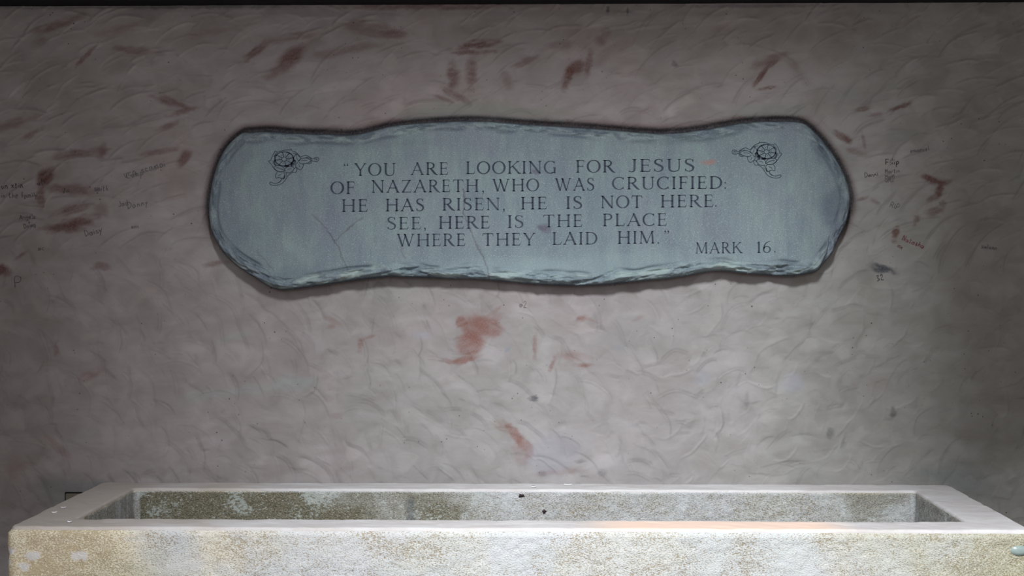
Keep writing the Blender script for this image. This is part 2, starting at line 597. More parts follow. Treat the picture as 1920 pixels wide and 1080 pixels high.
for a in [(130, 925, 72, 30, 0, .55, TEAL), (205, 925, 40, 20, -20, .45, TEAL), (1815, 905, 62, 26, -10, .5, TEAL),
          (1730, 900, 50, 20, 10, .25, TEAL), (470, 730, 60, 9, 8, .35, PALE), (545, 718, 36, 12, 0, .45, PALE),
          (370, 742, 40, 12, 10, .22, PALE), (440, 632, 30, 6, 12, .3, PALE), (150, 820, 40, 16, 30, .25, PALE),
          (920, 207, 150, 12, -2, .5, lin(142, 152, 140)), (1420, 205, 90, 9, 0, .3, lin(142, 152, 140)),
          (790, 212, 40, 8, 0, .4, lin(150, 156, 146)), (1700, 165, 60, 20, 0, .2, lin(120, 128, 118)),
          (1490, 715, 18, 16, 0, .45, LAV), (1318, 712, 16, 14, 0, .4, lin(150, 160, 172)), (1040, 850, 50, 30, 20, .35, LAV),
          (790, 630, 18, 8, 0, .4, LAV), (1115, 640, 50, 14, 0, .22, lin(140, 146, 150)), (1200, 630, 80, 40, 0, .2, lin(158, 164, 164)),
          (952, 655, 7, 4, 40, .5, lin(126, 144, 156)), (1160, 652, 14, 4, 0, .3, lin(126, 144, 156)),
          (1658, 503, 21, 6, -16, .9, INK), (1648, 508, 12, 5, -10, .7, INK), (1002, 747, 9, 5, 4, .85, INK),
          (1675, 776, 6, 6, 0, .6, INK), (1674, 765, 4, 3, 0, .5, INK), (1088, 864, 9, 4, 10, .5, lin(96, 92, 96)),
          (1557, 812, 6, 8, -20, .4, INK), (1140, 18, 3, 6, 0, .7, INK), (1177, 20, 2, 7, 0, .7, INK), (1265, 120, 6, 5, 0, .5, INK),
          (1400, 750, 4, 14, 0, .2, INK), (975, 862, 20, 16, 0, .18, lin(120, 110, 112)), (1130, 888, 8, 8, 0, .35, lin(96, 90, 94)),
          (1016, 887, 6, 5, 0, .4, lin(96, 84, 88)), (250, 325, 30, 9, 12, .14, TEAL), (182, 356, 6, 4, 10, .6, INK),
          (1590, 180, 30, 20, 0, .15, TEAL), (1690, 255, 40, 12, 0, .25, lin(104, 110, 104)),
          (950, 26, 700, 5, 0, .10, INK), (350, 12, 170, 5, 0, .5, INK), (100, 14, 110, 3, 0, .3, INK), (1420, 11, 120, 3, 0, .4, INK)]:
    ST.append((*a[:6], a[6], .6))
k = 0
for (px, py, rx, ry, an, al, c, hard) in ST:
    k += 1
    sl, m = blob_mask(X, Z, px, py, rx, ry, an, 0.0, 100 + k * 3, hard=hard)
    if sl is None:
        continue
    m = (m * al)[..., None]
    s = stain[sl]
    a0 = s[..., 3:4]
    a1 = a0 + m - a0 * m
    s[..., :3] = np.where(a1 > 1e-4, (s[..., :3] * a0 * (1 - m) + np.array(c) * m) / np.maximum(a1, 1e-4), s[..., :3])
    s[..., 3:4] = a1
# dark tone in and beside the groove, fading outward
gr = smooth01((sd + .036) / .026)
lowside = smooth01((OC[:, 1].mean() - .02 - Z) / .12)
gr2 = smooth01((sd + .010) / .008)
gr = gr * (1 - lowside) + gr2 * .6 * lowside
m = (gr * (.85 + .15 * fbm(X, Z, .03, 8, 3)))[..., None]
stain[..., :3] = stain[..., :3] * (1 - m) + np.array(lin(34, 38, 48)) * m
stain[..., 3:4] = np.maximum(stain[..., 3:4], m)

co = np.stack([X, -H, Z], -1).reshape(-1, 3)
co[:, 1] = np.clip(co[:, 1], -.0085, .02)
ii = np.arange(nx * nz).reshape(nz, nx)
quads = np.stack([ii[:-1, :-1], ii[:-1, 1:], ii[1:, 1:], ii[1:, :-1]], -1).reshape(-1, 4)
# plain plaster below the rendered field, down to the floor
lo = len(co)
extra = np.stack([xs, np.zeros(nx), np.zeros(nx)], -1)
co = np.concatenate([co, extra])
li = lo + np.arange(nx)
quads = np.concatenate([quads, np.stack([li[:-1], li[1:], ii[0, 1:], ii[0, :-1]], -1)])
tint_f = np.concatenate([tint.reshape(-1, 4), np.ones((nx, 4))])
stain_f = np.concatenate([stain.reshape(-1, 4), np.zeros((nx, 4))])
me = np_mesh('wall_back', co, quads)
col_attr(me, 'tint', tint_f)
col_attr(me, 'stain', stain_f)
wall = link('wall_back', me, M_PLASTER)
wall['kind'] = 'structure'


def wall_y(x, z):
    """height of the plaster at a place"""
    i = int(np.clip(round((x - XL) / (XR - XL) * (nx - 1)), 0, nx - 1))
    j = int(np.clip(round((z - ZB) / (ZT - ZB) * (nz - 1)), 0, nz - 1))
    return -H[j, i]


def struct(name, me, mat):
    o = link(name, me, mat, smooth=False)
    o['kind'] = 'structure'
    return o


# ------------------------------------------------------------------ the rest of the chamber
struct('ceiling', box_mesh('ceiling', XL - .2, XR + .2, -.13, .2, ZT, ZT + .28), M_CEIL)
struct('floor', box_mesh('floor', XL - .2, XR + .2, -8, .2, -.1, 0), M_FLOOR)
struct('wall_left', box_mesh('wall_left', XL - .2, XL, -6.6, .2, 0, 5.6), M_SIDE)
struct('wall_right', box_mesh('wall_right', XR, XR + .2, -6.6, .2, 0, 5.6), M_SIDE)
struct('wall_upper', box_mesh('wall_upper', XL - .2, XR + .2, -.06, .2, ZT + .28, 5.6), M_SIDE)
struct('ceiling_high', box_mesh('ceiling_high', XL - .2, XR + .2, -6.6, .2, 5.6, 5.8), M_SIDE)
# unseen high screens, added only to narrow the daylight from behind the viewer
struct('light_blocker_right', box_mesh('light_blocker_right', .525, XR, -2.36, -2.24, 2.43, 5.6), M_SIDE)
struct('light_blocker_left', box_mesh('light_blocker_left', XL, -.29, -3.46, -3.34, 3.03, 5.6), M_SIDE)
struct('light_blocker_top', box_mesh('light_blocker_top', XL, XR, -2.72, -2.60, 3.24, 5.6), M_SIDE)

# ------------------------------------------------------------------ plaque
GP = .002
lo_ = OC.min(0) - .01
hi_ = OC.max(0) + .01
pxs = np.arange(lo_[0], hi_[0], GP)
pzs = np.arange(lo_[1], hi_[1], GP)
PX, PZ = np.meshgrid(pxs, pzs)
sd, qx, qz, qs = signed_dist(PX, PZ, .12)
near = np.abs(sd) < GP * .75
PX = np.where(near, qx, PX)
PZ = np.where(near, qz, PZ)
sd = np.where(near, 0, sd)
keep = sd >= 0
T = -PY
# bottom weight: the lower edge is thick and ropy, the upper one thin and flat
zc = OC[:, 1].mean()
low = smooth01((zc + .02 - PZ) / .16)
bw = .024 + .014 * vnoise(qs, qs * 0, .06, 3) + .006 * low            # width of the broken band
n_a = fbm(qs * .62 + sd * 1.0, sd * 2.2, .045, 21, 4)
n_b = fbm(qs * .7 - sd * .9, sd * 2.0 + 5, .020, 22, 4)
ridged = 1 - np.abs(2 * n_a - 1) * 1.6
e = sd / bw
body = np.sqrt(np.clip(1 - (1 - np.clip(sd / .020, 0, 1)) ** 2, 0, 1))
band = smooth01((1.12 - e) / .45)
h = T * (.50 + .50 * body)
h += band * ((ridged - .45) * (.008 + .009 * low) + (n_b - .5) * (.010 + .006 * low) - .003)
h += np.exp(-((e - .45) / .25) ** 2) * (.002 + .006 * low) * (np.clip(n_a * 2 - .3, 0, 1))
h -= np.exp(-((e - 1.0) / .10) ** 2) * (.0022 + .003 * low) * smooth01(vnoise(qs, qs * 0, .05, 9) * 2 - .5)
h += (1 - band) * ((fbm(PX, PZ, .12, 61, 3) - .5) * .0007)
h = np.minimum(h, T + .010)
pst = np.zeros(PX.shape + (4,))


def paint(tgt, sl, m, c):
    m = m[..., None]
    s = tgt[sl]
    a0 = s[..., 3:4]
    a1 = a0 + m - a0 * m
    s[..., :3] = np.where(a1 > 1e-4, (s[..., :3] * a0 * (1 - m) + np.array(c) * m) / np.maximum(a1, 1e-4), s[..., :3])
    s[..., 3:4] = a1


ALL = (slice(None), slice(None))
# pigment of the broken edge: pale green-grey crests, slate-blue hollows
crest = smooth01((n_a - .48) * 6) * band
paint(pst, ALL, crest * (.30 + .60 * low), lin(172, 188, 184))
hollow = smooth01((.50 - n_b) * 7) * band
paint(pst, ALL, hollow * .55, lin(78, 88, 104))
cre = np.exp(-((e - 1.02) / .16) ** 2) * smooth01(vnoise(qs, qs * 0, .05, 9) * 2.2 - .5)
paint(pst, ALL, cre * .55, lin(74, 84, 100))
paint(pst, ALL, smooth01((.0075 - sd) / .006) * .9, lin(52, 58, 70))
# bluish wash along the right-hand chip and the lower left corner
for k, a in enumerate([(1572, 400, 22, 60, 18, .55, lin(88, 94, 112)), (1550, 300, 14, 50, 35, .3, lin(88, 98, 112)), (450, 300, 20, 60, -25, .25, lin(98, 104, 118)),
          (540, 515, 60, 12, 10, .3, lin(92, 104, 120)), (1019, 428, 12, 8, -10, .9, lin(108, 104, 120)),
          (1329, 304, 12, 5, 2, .75, lin(176, 132, 122)), (1004, 322, 7, 4, -20, .6, lin(104, 94, 108)),
          (860, 415, 60, 20, 0, .22, lin(140, 134, 152)), (900, 440, 70, 24, 0, .18, lin(140, 134, 152)),
          (720, 270, 90, 10, 2, .20, lin(100, 110, 118)), (1250, 262, 90, 10, 0, .18, lin(96, 108, 110)),
          (1230, 500, 260, 22, 0, .25, lin(164, 184, 186)), (960, 505, 180, 20, 0, .25, lin(164, 184, 190))]):
    sl, m = blob_mask(PX, PZ, *a[:5], PY, 900 + k, hard=.6)
    paint(pst, sl, m * a[5], a[6])


def crack(poly, width, depth, al, seed):
    """a hairline crack worn into the face"""
    global h
    P = pts(poly, PY)
    jit = np.random.default_rng(seed)
    Q = [P[0]]
    for a, b in zip(P[:-1], P[1:]):
        for t in np.linspace(0, 1, 7)[1:]:
            Q.append(a + (b - a) * t + jit.normal(0, .0012, 2))
    Q = np.array(Q)
    best = np.full(PX.shape, 1e9)
    for a, b in zip(Q[:-1], Q[1:]):
        i0, i1 = np.searchsorted(pxs, [min(a[0], b[0]) - .01, max(a[0], b[0]) + .01])
        j0, j1 = np.searchsorted(pzs, [min(a[1], b[1]) - .01, max(a[1], b[1]) + .01])
        sl = (slice(j0, j1), slice(i0, i1))
        x, z = PX[sl] - a[0], PZ[sl] - a[1]
        ex, ez = b - a
        t = np.clip((x * ex + z * ez) / (ex * ex + ez * ez + 1e-12), 0, 1)
        best[sl] = np.minimum(best[sl], np.hypot(x - t * ex, z - t * ez))
    wv = width * (.5 + vnoise(PX, PZ, .012, seed))
    m = smooth01(1 - best / (wv * 1.6))
    h = h - m * depth
    paint(pst, ALL, m * al * (.5 + .5 * vnoise(PX, PZ, .02, seed + 1)), lin(96, 84, 88))


crack([(584, 402), (600, 416), (613, 430), (622, 445), (634, 462), (640, 480), (650, 500), (652, 508)], .0022, .0006, .75, 1)
crack([(628, 452), (640, 440), (655, 427), (668, 416), (680, 410)], .0022, .0006, .7, 2)
crack([(868, 355), (872, 375), (868, 400), (878, 420), (884, 438), (892, 455), (904, 478), (914, 505), (918, 522)], .0026, .0008, .8, 3)
crack([(752, 462), (754, 475), (760, 484)], .0020, .0006, .6, 4)
crack([(483, 474), (498, 490), (512, 506)], .0018, .0008, .45, 5)

inv = np.full(PX.shape, -1)
inv[keep] = np.arange(keep.sum())
c = np.stack([PX[keep], -h[keep], PZ[keep]], -1)
q = np.stack([inv[:-1, :-1], inv[:-1, 1:], inv[1:, 1:], inv[1:, :-1]], -1).reshape(-1, 4)
q = q[(q >= 0).all(1)]
# skirt from the outline back to the wall, undercut
ed = np.concatenate([q[:, [0, 1]], q[:, [1, 2]], q[:, [2, 3]], q[:, [3, 0]]])
key_ = ed[:, 0].astype(np.int64) * 10 ** 7 + ed[:, 1]
rev = ed[:, 1].astype(np.int64) * 10 ** 7 + ed[:, 0]
bnd = ed[~np.isin(key_, rev)]
bv = np.unique(bnd)
remap = {v: i for i, v in enumerate(bv)}
cen = c[bv]
nrm_c = np.array([OC[:, 0].mean(), 0, OC[:, 1].mean()])
s1 = cen.copy()
s1[:, 1] = -.022
s1[:, 2] += np.where(s1[:, 2] < nrm_c[2], .004, -.004)
s2 = cen.copy()
s2[:, 1] = -.004
s2[:, 2] += np.where(s2[:, 2] < nrm_c[2], .010, -.010)
n0 = len(c)
n1 = n0 + len(bv)
c = np.concatenate([c, s1, s2])
b0 = np.array([remap[v] for v in bnd[:, 0]])
b1 = np.array([remap[v] for v in bnd[:, 1]])
q = np.concatenate([q, np.stack([bnd[:, 1], bnd[:, 0], n0 + b0, n0 + b1], -1), np.stack([n0 + b1, n0 + b0, n1 + b0, n1 + b1], -1)])
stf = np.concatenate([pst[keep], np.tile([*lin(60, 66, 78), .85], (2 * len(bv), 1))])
plaque = bpy.data.objects.new('plaque', None)
COL.objects.link(plaque)
plaque['label'] = 'long blue-grey stone plaque with rough chipped edges and engraved verse, fixed to the plaster wall'
plaque['category'] = 'plaque'
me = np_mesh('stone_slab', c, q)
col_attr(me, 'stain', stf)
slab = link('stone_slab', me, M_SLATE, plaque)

# ------------------------------------------------------------------ serif capitals
TH, TN, SF = .135, .055, .042


class Glyph:
    def __init__(self):
        self.p = []

    def bar(self, x0, y0, x1, y1, w):
        """straight stroke cut off horizontally"""
        self.p.append([(x0 - w / 2, y0), (x0 + w / 2, y0), (x1 + w / 2, y1), (x1 - w / 2, y1)])
        return self

    def hbar(self, x0, x1, y, w=TN):
        self.p.append([(x0, y - w / 2), (x1, y - w / 2), (x1, y + w / 2), (x0, y + w / 2)])
        return self

    def serif(self, x, y, l=.09, r=.09):
        s = 1 if y < .5 else -1
        self.p.append([(x - l, y), (x + r, y), (x + r, y + s * SF * .6), (x + r * .35, y + s * SF * 1.7),
                       (x - l * .35, y + s * SF * 1.7), (x - l, y + s * SF * .6)][::s])
        return self

    def rib(self, P, W):
        P = np.array(P, float)
        W = np.array(W, float)
        d = np.gradient(P, axis=0)
        d /= np.maximum(np.hypot(d[:, 0], d[:, 1]), 1e-9)[:, None]
        nn = np.stack([-d[:, 1], d[:, 0]], -1)
        A = P + nn * W[:, None] / 2
        B = P - nn * W[:, None] / 2
        for i in range(len(P) - 1):
            self.p.append([tuple(B[i]), tuple(B[i + 1]), tuple(A[i + 1]), tuple(A[i])])
        return self

    def arc(self, cx, cy, rx, ry, a0, a1, ws=TH, wt=TN, n=22):
        t = np.radians(np.linspace(a0, a1, n))
        W = wt + (ws - wt) * np.abs(np.cos(t)) ** 1.6
        return self.rib(np.stack([cx + rx * np.cos(t), cy + ry * np.sin(t)], -1), W)

    def curve(self, K, W, n=6):
        K = np.array(K, float)
        P, Wd = [], []
        for i in range(len(K) - 1):
            a = K[max(i - 1, 0)]
            b, cc = K[i], K[i + 1]
            e_ = K[min(i + 2, len(K) - 1)]
            for t in np.linspace(0, 1, n, endpoint=False):
                P.append(.5 * ((2 * b) + (-a + cc) * t + (2 * a - 5 * b + 4 * cc - e_) * t * t + (-a + 3 * b - 3 * cc + e_) * t ** 3))
                Wd.append(W[i] + (W[i + 1] - W[i]) * t)
        P.append(K[-1])
        Wd.append(W[-1])
        return self.rib(P, Wd)


def stem(g, x):
    return g.bar(x, 0, x, 1, TH).serif(x, 0, .14, .14).serif(x, 1, .14, .14)


GL = {}


def reg(ch, wd):
    g = Glyph()
    GL[ch] = (g, wd)
    return g


reg('A', .96).bar(.10, 0, .50, 1.0, TN * 1.15).bar(.86, 0, .47, 1.02, TH * 1.05).hbar(.22, .72, .36).serif(.09, 0, .10, .12).serif(.87, 0, .14, .12)
g = reg('C', .86)
g.arc(.48, .5, .42, .49, 48, 312, TH, TN)
g.p.append([(.76, .98), (.74, .76), (.77, .76), (.80, .98)])
g.p.append([(.77, .24), (.74, .24), (.78, .02), (.81, .05)])
g = stem(reg('D', .92), .17)
g.arc(.38, .5, .44, .475, -90, 90, TH, TN).hbar(.15, .40, .975).hbar(.15, .40, .025)


def E_arms(g, lowarm=True):
    g.hbar(.15, .60, .975).hbar(.15, .52, .52)
    g.p.append([(.59, 1.0), (.56, .98), (.61, .80), (.635, .80)])
    g.p.append([(.52, .63), (.50, .52), (.52, .41), (.545, .41), (.545, .63)])
    if lowarm:
        g.hbar(.15, .62, .027)
        g.p.append([(.58, .03), (.62, 0), (.68, .22), (.65, .22)])
    return g


E_arms(stem(reg('E', .70), .17))
E_arms(stem(reg('F', .66), .17), False)
g = reg('G', .94)
g.arc(.48, .5, .42, .49, 48, 300, TH, TN).bar(.78, .04, .78, .42, TH).serif(.78, .42, .13, .11)
g.p.append([(.76, .98), (.74, .76), (.77, .76), (.80, .98)])
g.hbar(.55, .80, .05, .06)
stem(stem(reg('H', 1.0), .17), .83).hbar(.17, .83, .52)
stem(reg('I', .34), .17)
g = reg('J', .50)
g.bar(.33, .22, .33, 1, TH).serif(.33, 1, .14, .14).curve([(.33, .24), (.30, .07), (.18, .0), (.05, .02), (.0, .08)], [TH, .11, .07, .06, .09])
g = stem(reg('K', .92), .17)
g.bar(.20, .44, .76, 1, TN * 1.4).bar(.86, 0, .38, .62, TH * 1.15).serif(.76, 1, .12, .12).serif(.88, 0, .12, .13)
g = stem(reg('L', .68), .17)
g.hbar(.15, .62, .027)
g.p.append([(.58, .03), (.62, 0), (.69, .24), (.66, .24)])
g = reg('M', 1.16)
g.bar(.14, 0, .19, 1, TN * 1.2).bar(.19, 1, .58, .03, TH * 1.05).bar(.58, .03, .97, 1, TN * 1.2).bar(1.02, 0, .97, 1, TH)
g.serif(.14, 0, .11, .11).serif(1.02, 0, .14, .13).serif(.15, 1, .10, .04).serif(1.0, 1, .04, .12)
g = reg('N', 1.0)
g.bar(.16, 0, .16, 1, TN * 1.2).bar(.14, 1, .84, 0, TH * 1.15).bar(.84, 0, .84, 1, TN * 1.2)
g.serif(.16, 0, .12, .12).serif(.84, 1, .12, .12).serif(.13, 1, .12, .02)
reg('O', .98).arc(.49, .5, .42, .49, 0, 360, TH * 1.08, TN, 40)
g = stem(reg('P', .72), .17)
g.arc(.36, .745, .26, .23, -90, 90, TH, TN, 16).hbar(.15, .37, .975).hbar(.15, .37, .515)
g = stem(reg('R', .86), .17)
g.arc(.36, .745, .25, .23, -90, 90, TH, TN, 16).hbar(.15, .37, .975).hbar(.15, .37, .515)
g.curve([(.38, .52), (.52, .32), (.68, .12), (.80, .02), (.92, .0)], [TH * .9, TH * 1.1, TH * 1.05, .09, .03])
g = reg('S', .66)
g.curve([(.54, .80), (.48, .94), (.33, .985), (.17, .93), (.11, .79), (.16, .65), (.33, .54), (.50, .42), (.56, .27), (.50, .10), (.33, .015),
         (.16, .05), (.09, .20)], [.05, .05, .055, .09, .12, .13, .14, .14, .13, .10, .055, .05, .05])
g.p.append([(.53, .99), (.52, .77), (.55, .77), (.56, .99)])
g.p.append([(.08, .23), (.06, .01), (.09, .01), (.11, .23)])
g = reg('T', .84)
g.bar(.42, 0, .42, 1, TH).serif(.42, 0, .14, .14).hbar(.06, .78, .972)
g.p.append([(.06, 1.0), (.02, .78), (.05, .78), (.11, .97)])
g.p.append([(.78, 1.0), (.73, .97), (.79, .78), (.82, .78)])
g = reg('U', .94)
g.bar(.18, .32, .18, 1, TH).serif(.18, 1, .14, .14).bar(.78, .32, .78, 1, TN * 1.2).serif(.78, 1, .12, .12)
g.curve([(.18, .34), (.21, .14), (.33, .03), (.48, .01), (.65, .04), (.75, .15), (.78, .34)], [TH, TH * .95, .09, .06, .055, .06, TN * 1.2])
g = reg('W', 1.34)
g.bar(.12, 1, .42, 0, TH).bar(.42, 0, .66, .96, TN * 1.1).bar(.60, 1, .92, 0, TH).bar(.92, 0, 1.20, 1, TN * 1.1)
g.serif(.12, 1, .12, .12).serif(1.21, 1, .11, .11).serif(.60, 1, .10, .08)
g = reg('Y', .90)
g.bar(.46, 0, .46, .50, TH).serif(.46, 0, .14, .14).bar(.44, .46, .12, 1, TH * 1.05).bar(.50, .48, .80, 1, TN * 1.2).serif(.12, 1, .12, .12).serif(.81, 1, .11, .11)
g = reg('Z', .80)
g.hbar(.10, .72, .972).hbar(.06, .72, .028).bar(.13, 0, .66, 1, TH * 1.1)
g.p.append([(.10, 1.0), (.05, .80), (.08, .80), (.14, .97)])
g.p.append([(.70, .03), (.73, 0), (.78, .22), (.75, .22)])
g = reg('1', .34)
g.bar(.18, 0, .18, 1, TH).serif(.18, 0, .13, .13)
g.p.append([(.02, .88), (.04, .84), (.15, .90), (.20, 1.02)])
g = reg('6', .70)
g.arc(.35, .29, .26, .28, 0, 360, TH * .9, TN, 30).curve([(.115, .36), (.14, .60), (.26, .84), (.44, .98), (.62, 1.06)], [.12, .12, .10, .06, .04])
reg('.', .22).arc(.10, .07, .035, .035, 0, 360, .07, .07, 12)
g = reg(':', .22)
g.arc(.10, .07, .035, .035, 0, 360, .07, .07, 12).arc(.10, .50, .035, .035, 0, 360, .07, .07, 12)
g = reg(',', .24)
g.arc(.12, .06, .035, .035, 0, 360, .07, .07, 12).curve([(.15, .07), (.15, -.05), (.07, -.16)], [.08, .06, .02])
g = reg('\u201c', .44)
for ox in (0, .24):
    g.arc(.10 + ox, .86, .03, .03, 0, 360, .06, .06, 10).curve([(.07 + ox, .87), (.08 + ox, .96), (.14 + ox, 1.02)], [.06, .05, .02])
g = reg('\u201d', .44)
for ox in (0, .26):
    g.arc(.10 + ox, .96, .035, .035, 0, 360, .07, .07, 10).curve([(.13 + ox, .95), (.12 + ox, .85), (.05 + ox, .78)], [.07, .05, .02])

SURF = PY - .0007


def prism_mesh(name, polys, xf, y0=SURF, t=.0012):
    """flat polygons standing a hair proud of the surface, with thickness"""
    vs, fs = [], []
    for P in polys:
        Q = [xf(*p) for p in P]
        area = sum(Q[i][0] * Q[(i + 1) % len(Q)][1] - Q[(i + 1) % len(Q)][0] * Q[i][1] for i in range(len(Q)))
        if area < 0:
            Q = Q[::-1]
        k_ = len(vs)
        m_ = len(Q)
        vs += [(a, y0, b) for a, b in Q] + [(a, y0 + t, b) for a, b in Q]
        fs.append(list(range(k_, k_ + m_)))
        for i in range(m_):
            j = (i + 1) % m_
            fs.append([k_ + j, k_ + i, k_ + m_ + i, k_ + m_ + j])
    me_ = bpy.data.meshes.new(name)
    me_.from_pydata(vs, [], fs)
    return me_


CAP = 23.2
LINES = [
    [('\u201c', 644, 656, 330), ('YOU', 664, 742.5, 329.6), ('ARE', 770, 841, 328), ('LOOKING', 873, 1044, 326.2), ('FOR', 1079, 1152.5, 323.6),
     ('JESUS', 1179.5, 1303, 322)],
    [('OF', 619.5, 665.8, 363.8), ('NAZARETH', 696, 898, 361.2), (',', 903, 909, 360), ('WHO', 923, 1011, 359), ('WAS', 1040.5, 1115, 357.6),
     ('CRUCIFIED', 1147.5, 1355, 355.2), (':', 1357.5, 1363, 354.2)],
    [('HE', 640, 690, 397.2), ('HAS', 722.5, 796, 396.2), ('RISEN', 828.8, 938, 394.6), (',', 942, 948, 394), ('HE', 976, 1026, 392.6),
     ('IS', 1060.5, 1092.5, 391.4), ('NOT', 1126, 1205, 390.2), ('HERE', 1238, 1338, 388.8), ('.', 1340, 1345.5, 388)],
    [('SEE', 725, 790, 430.3), (',', 794, 800, 429.6), ('HERE', 822, 918.8, 428.8), ('IS', 951, 982.5, 427), ('THE', 1018, 1092.5, 425.8),
     ('PLACE', 1129.5, 1251, 424)],
    [('WHERE', 743.8, 873, 462), ('THEY', 903.8, 1003.8, 460.6), ('LAID', 1035, 1121, 458.8), ('HIM', 1157.5, 1227.5, 457), ('.', 1232, 1238, 457),
     ('\u201d', 1245, 1260, 456)],
    [('MARK', 1303.8, 1391, 475.2), ('16', 1418.8, 1446, 473.8), ('.', 1451, 1456, 473.4)],
]
for li_, words in enumerate(LINES):
    ln = bpy.data.objects.new('inscription_line', None)
    COL.objects.link(ln)
    ln.parent = plaque
    cap = CAP if li_ < 5 else 20.6
    for (wtxt, xa, xb, yb) in words:
        gap = .13
        tot = sum(GL[ch][1] for ch in wtxt) + gap * (len(wtxt) - 1)
        sx = (xb - xa) / tot
        cur = xa
        for ch in wtxt:
            gl, wd = GL[ch]
            punct = ch in '.,:\u201c\u201d'
            sxx = cap * .95 if punct else sx

            def xf(u, v, cur=cur, sxx=sxx, yb=yb, xa=xa):
                X_ = cur + u * sxx
                return pt(X_, yb - (X_ - xa) * .0125 * .6 - v * cap, SURF)
            o = link('letter', prism_mesh('letter', gl.p, xf), M_LETTER, ln, smooth=False)
            cur += (wd + gap) * sx

# ------------------------------------------------------------------ flower ornaments (line drawings cut into two corners)


def ribbon_polys(P, w0, w1=None):
    g_ = Glyph()
    n_ = len(P)
    K = np.array(P, float)
    W = np.linspace(w0, w1 if w1 is not None else w0, n_)
    g_.curve(K, W, 5 if n_ > 2 else 1)
    return g_.p


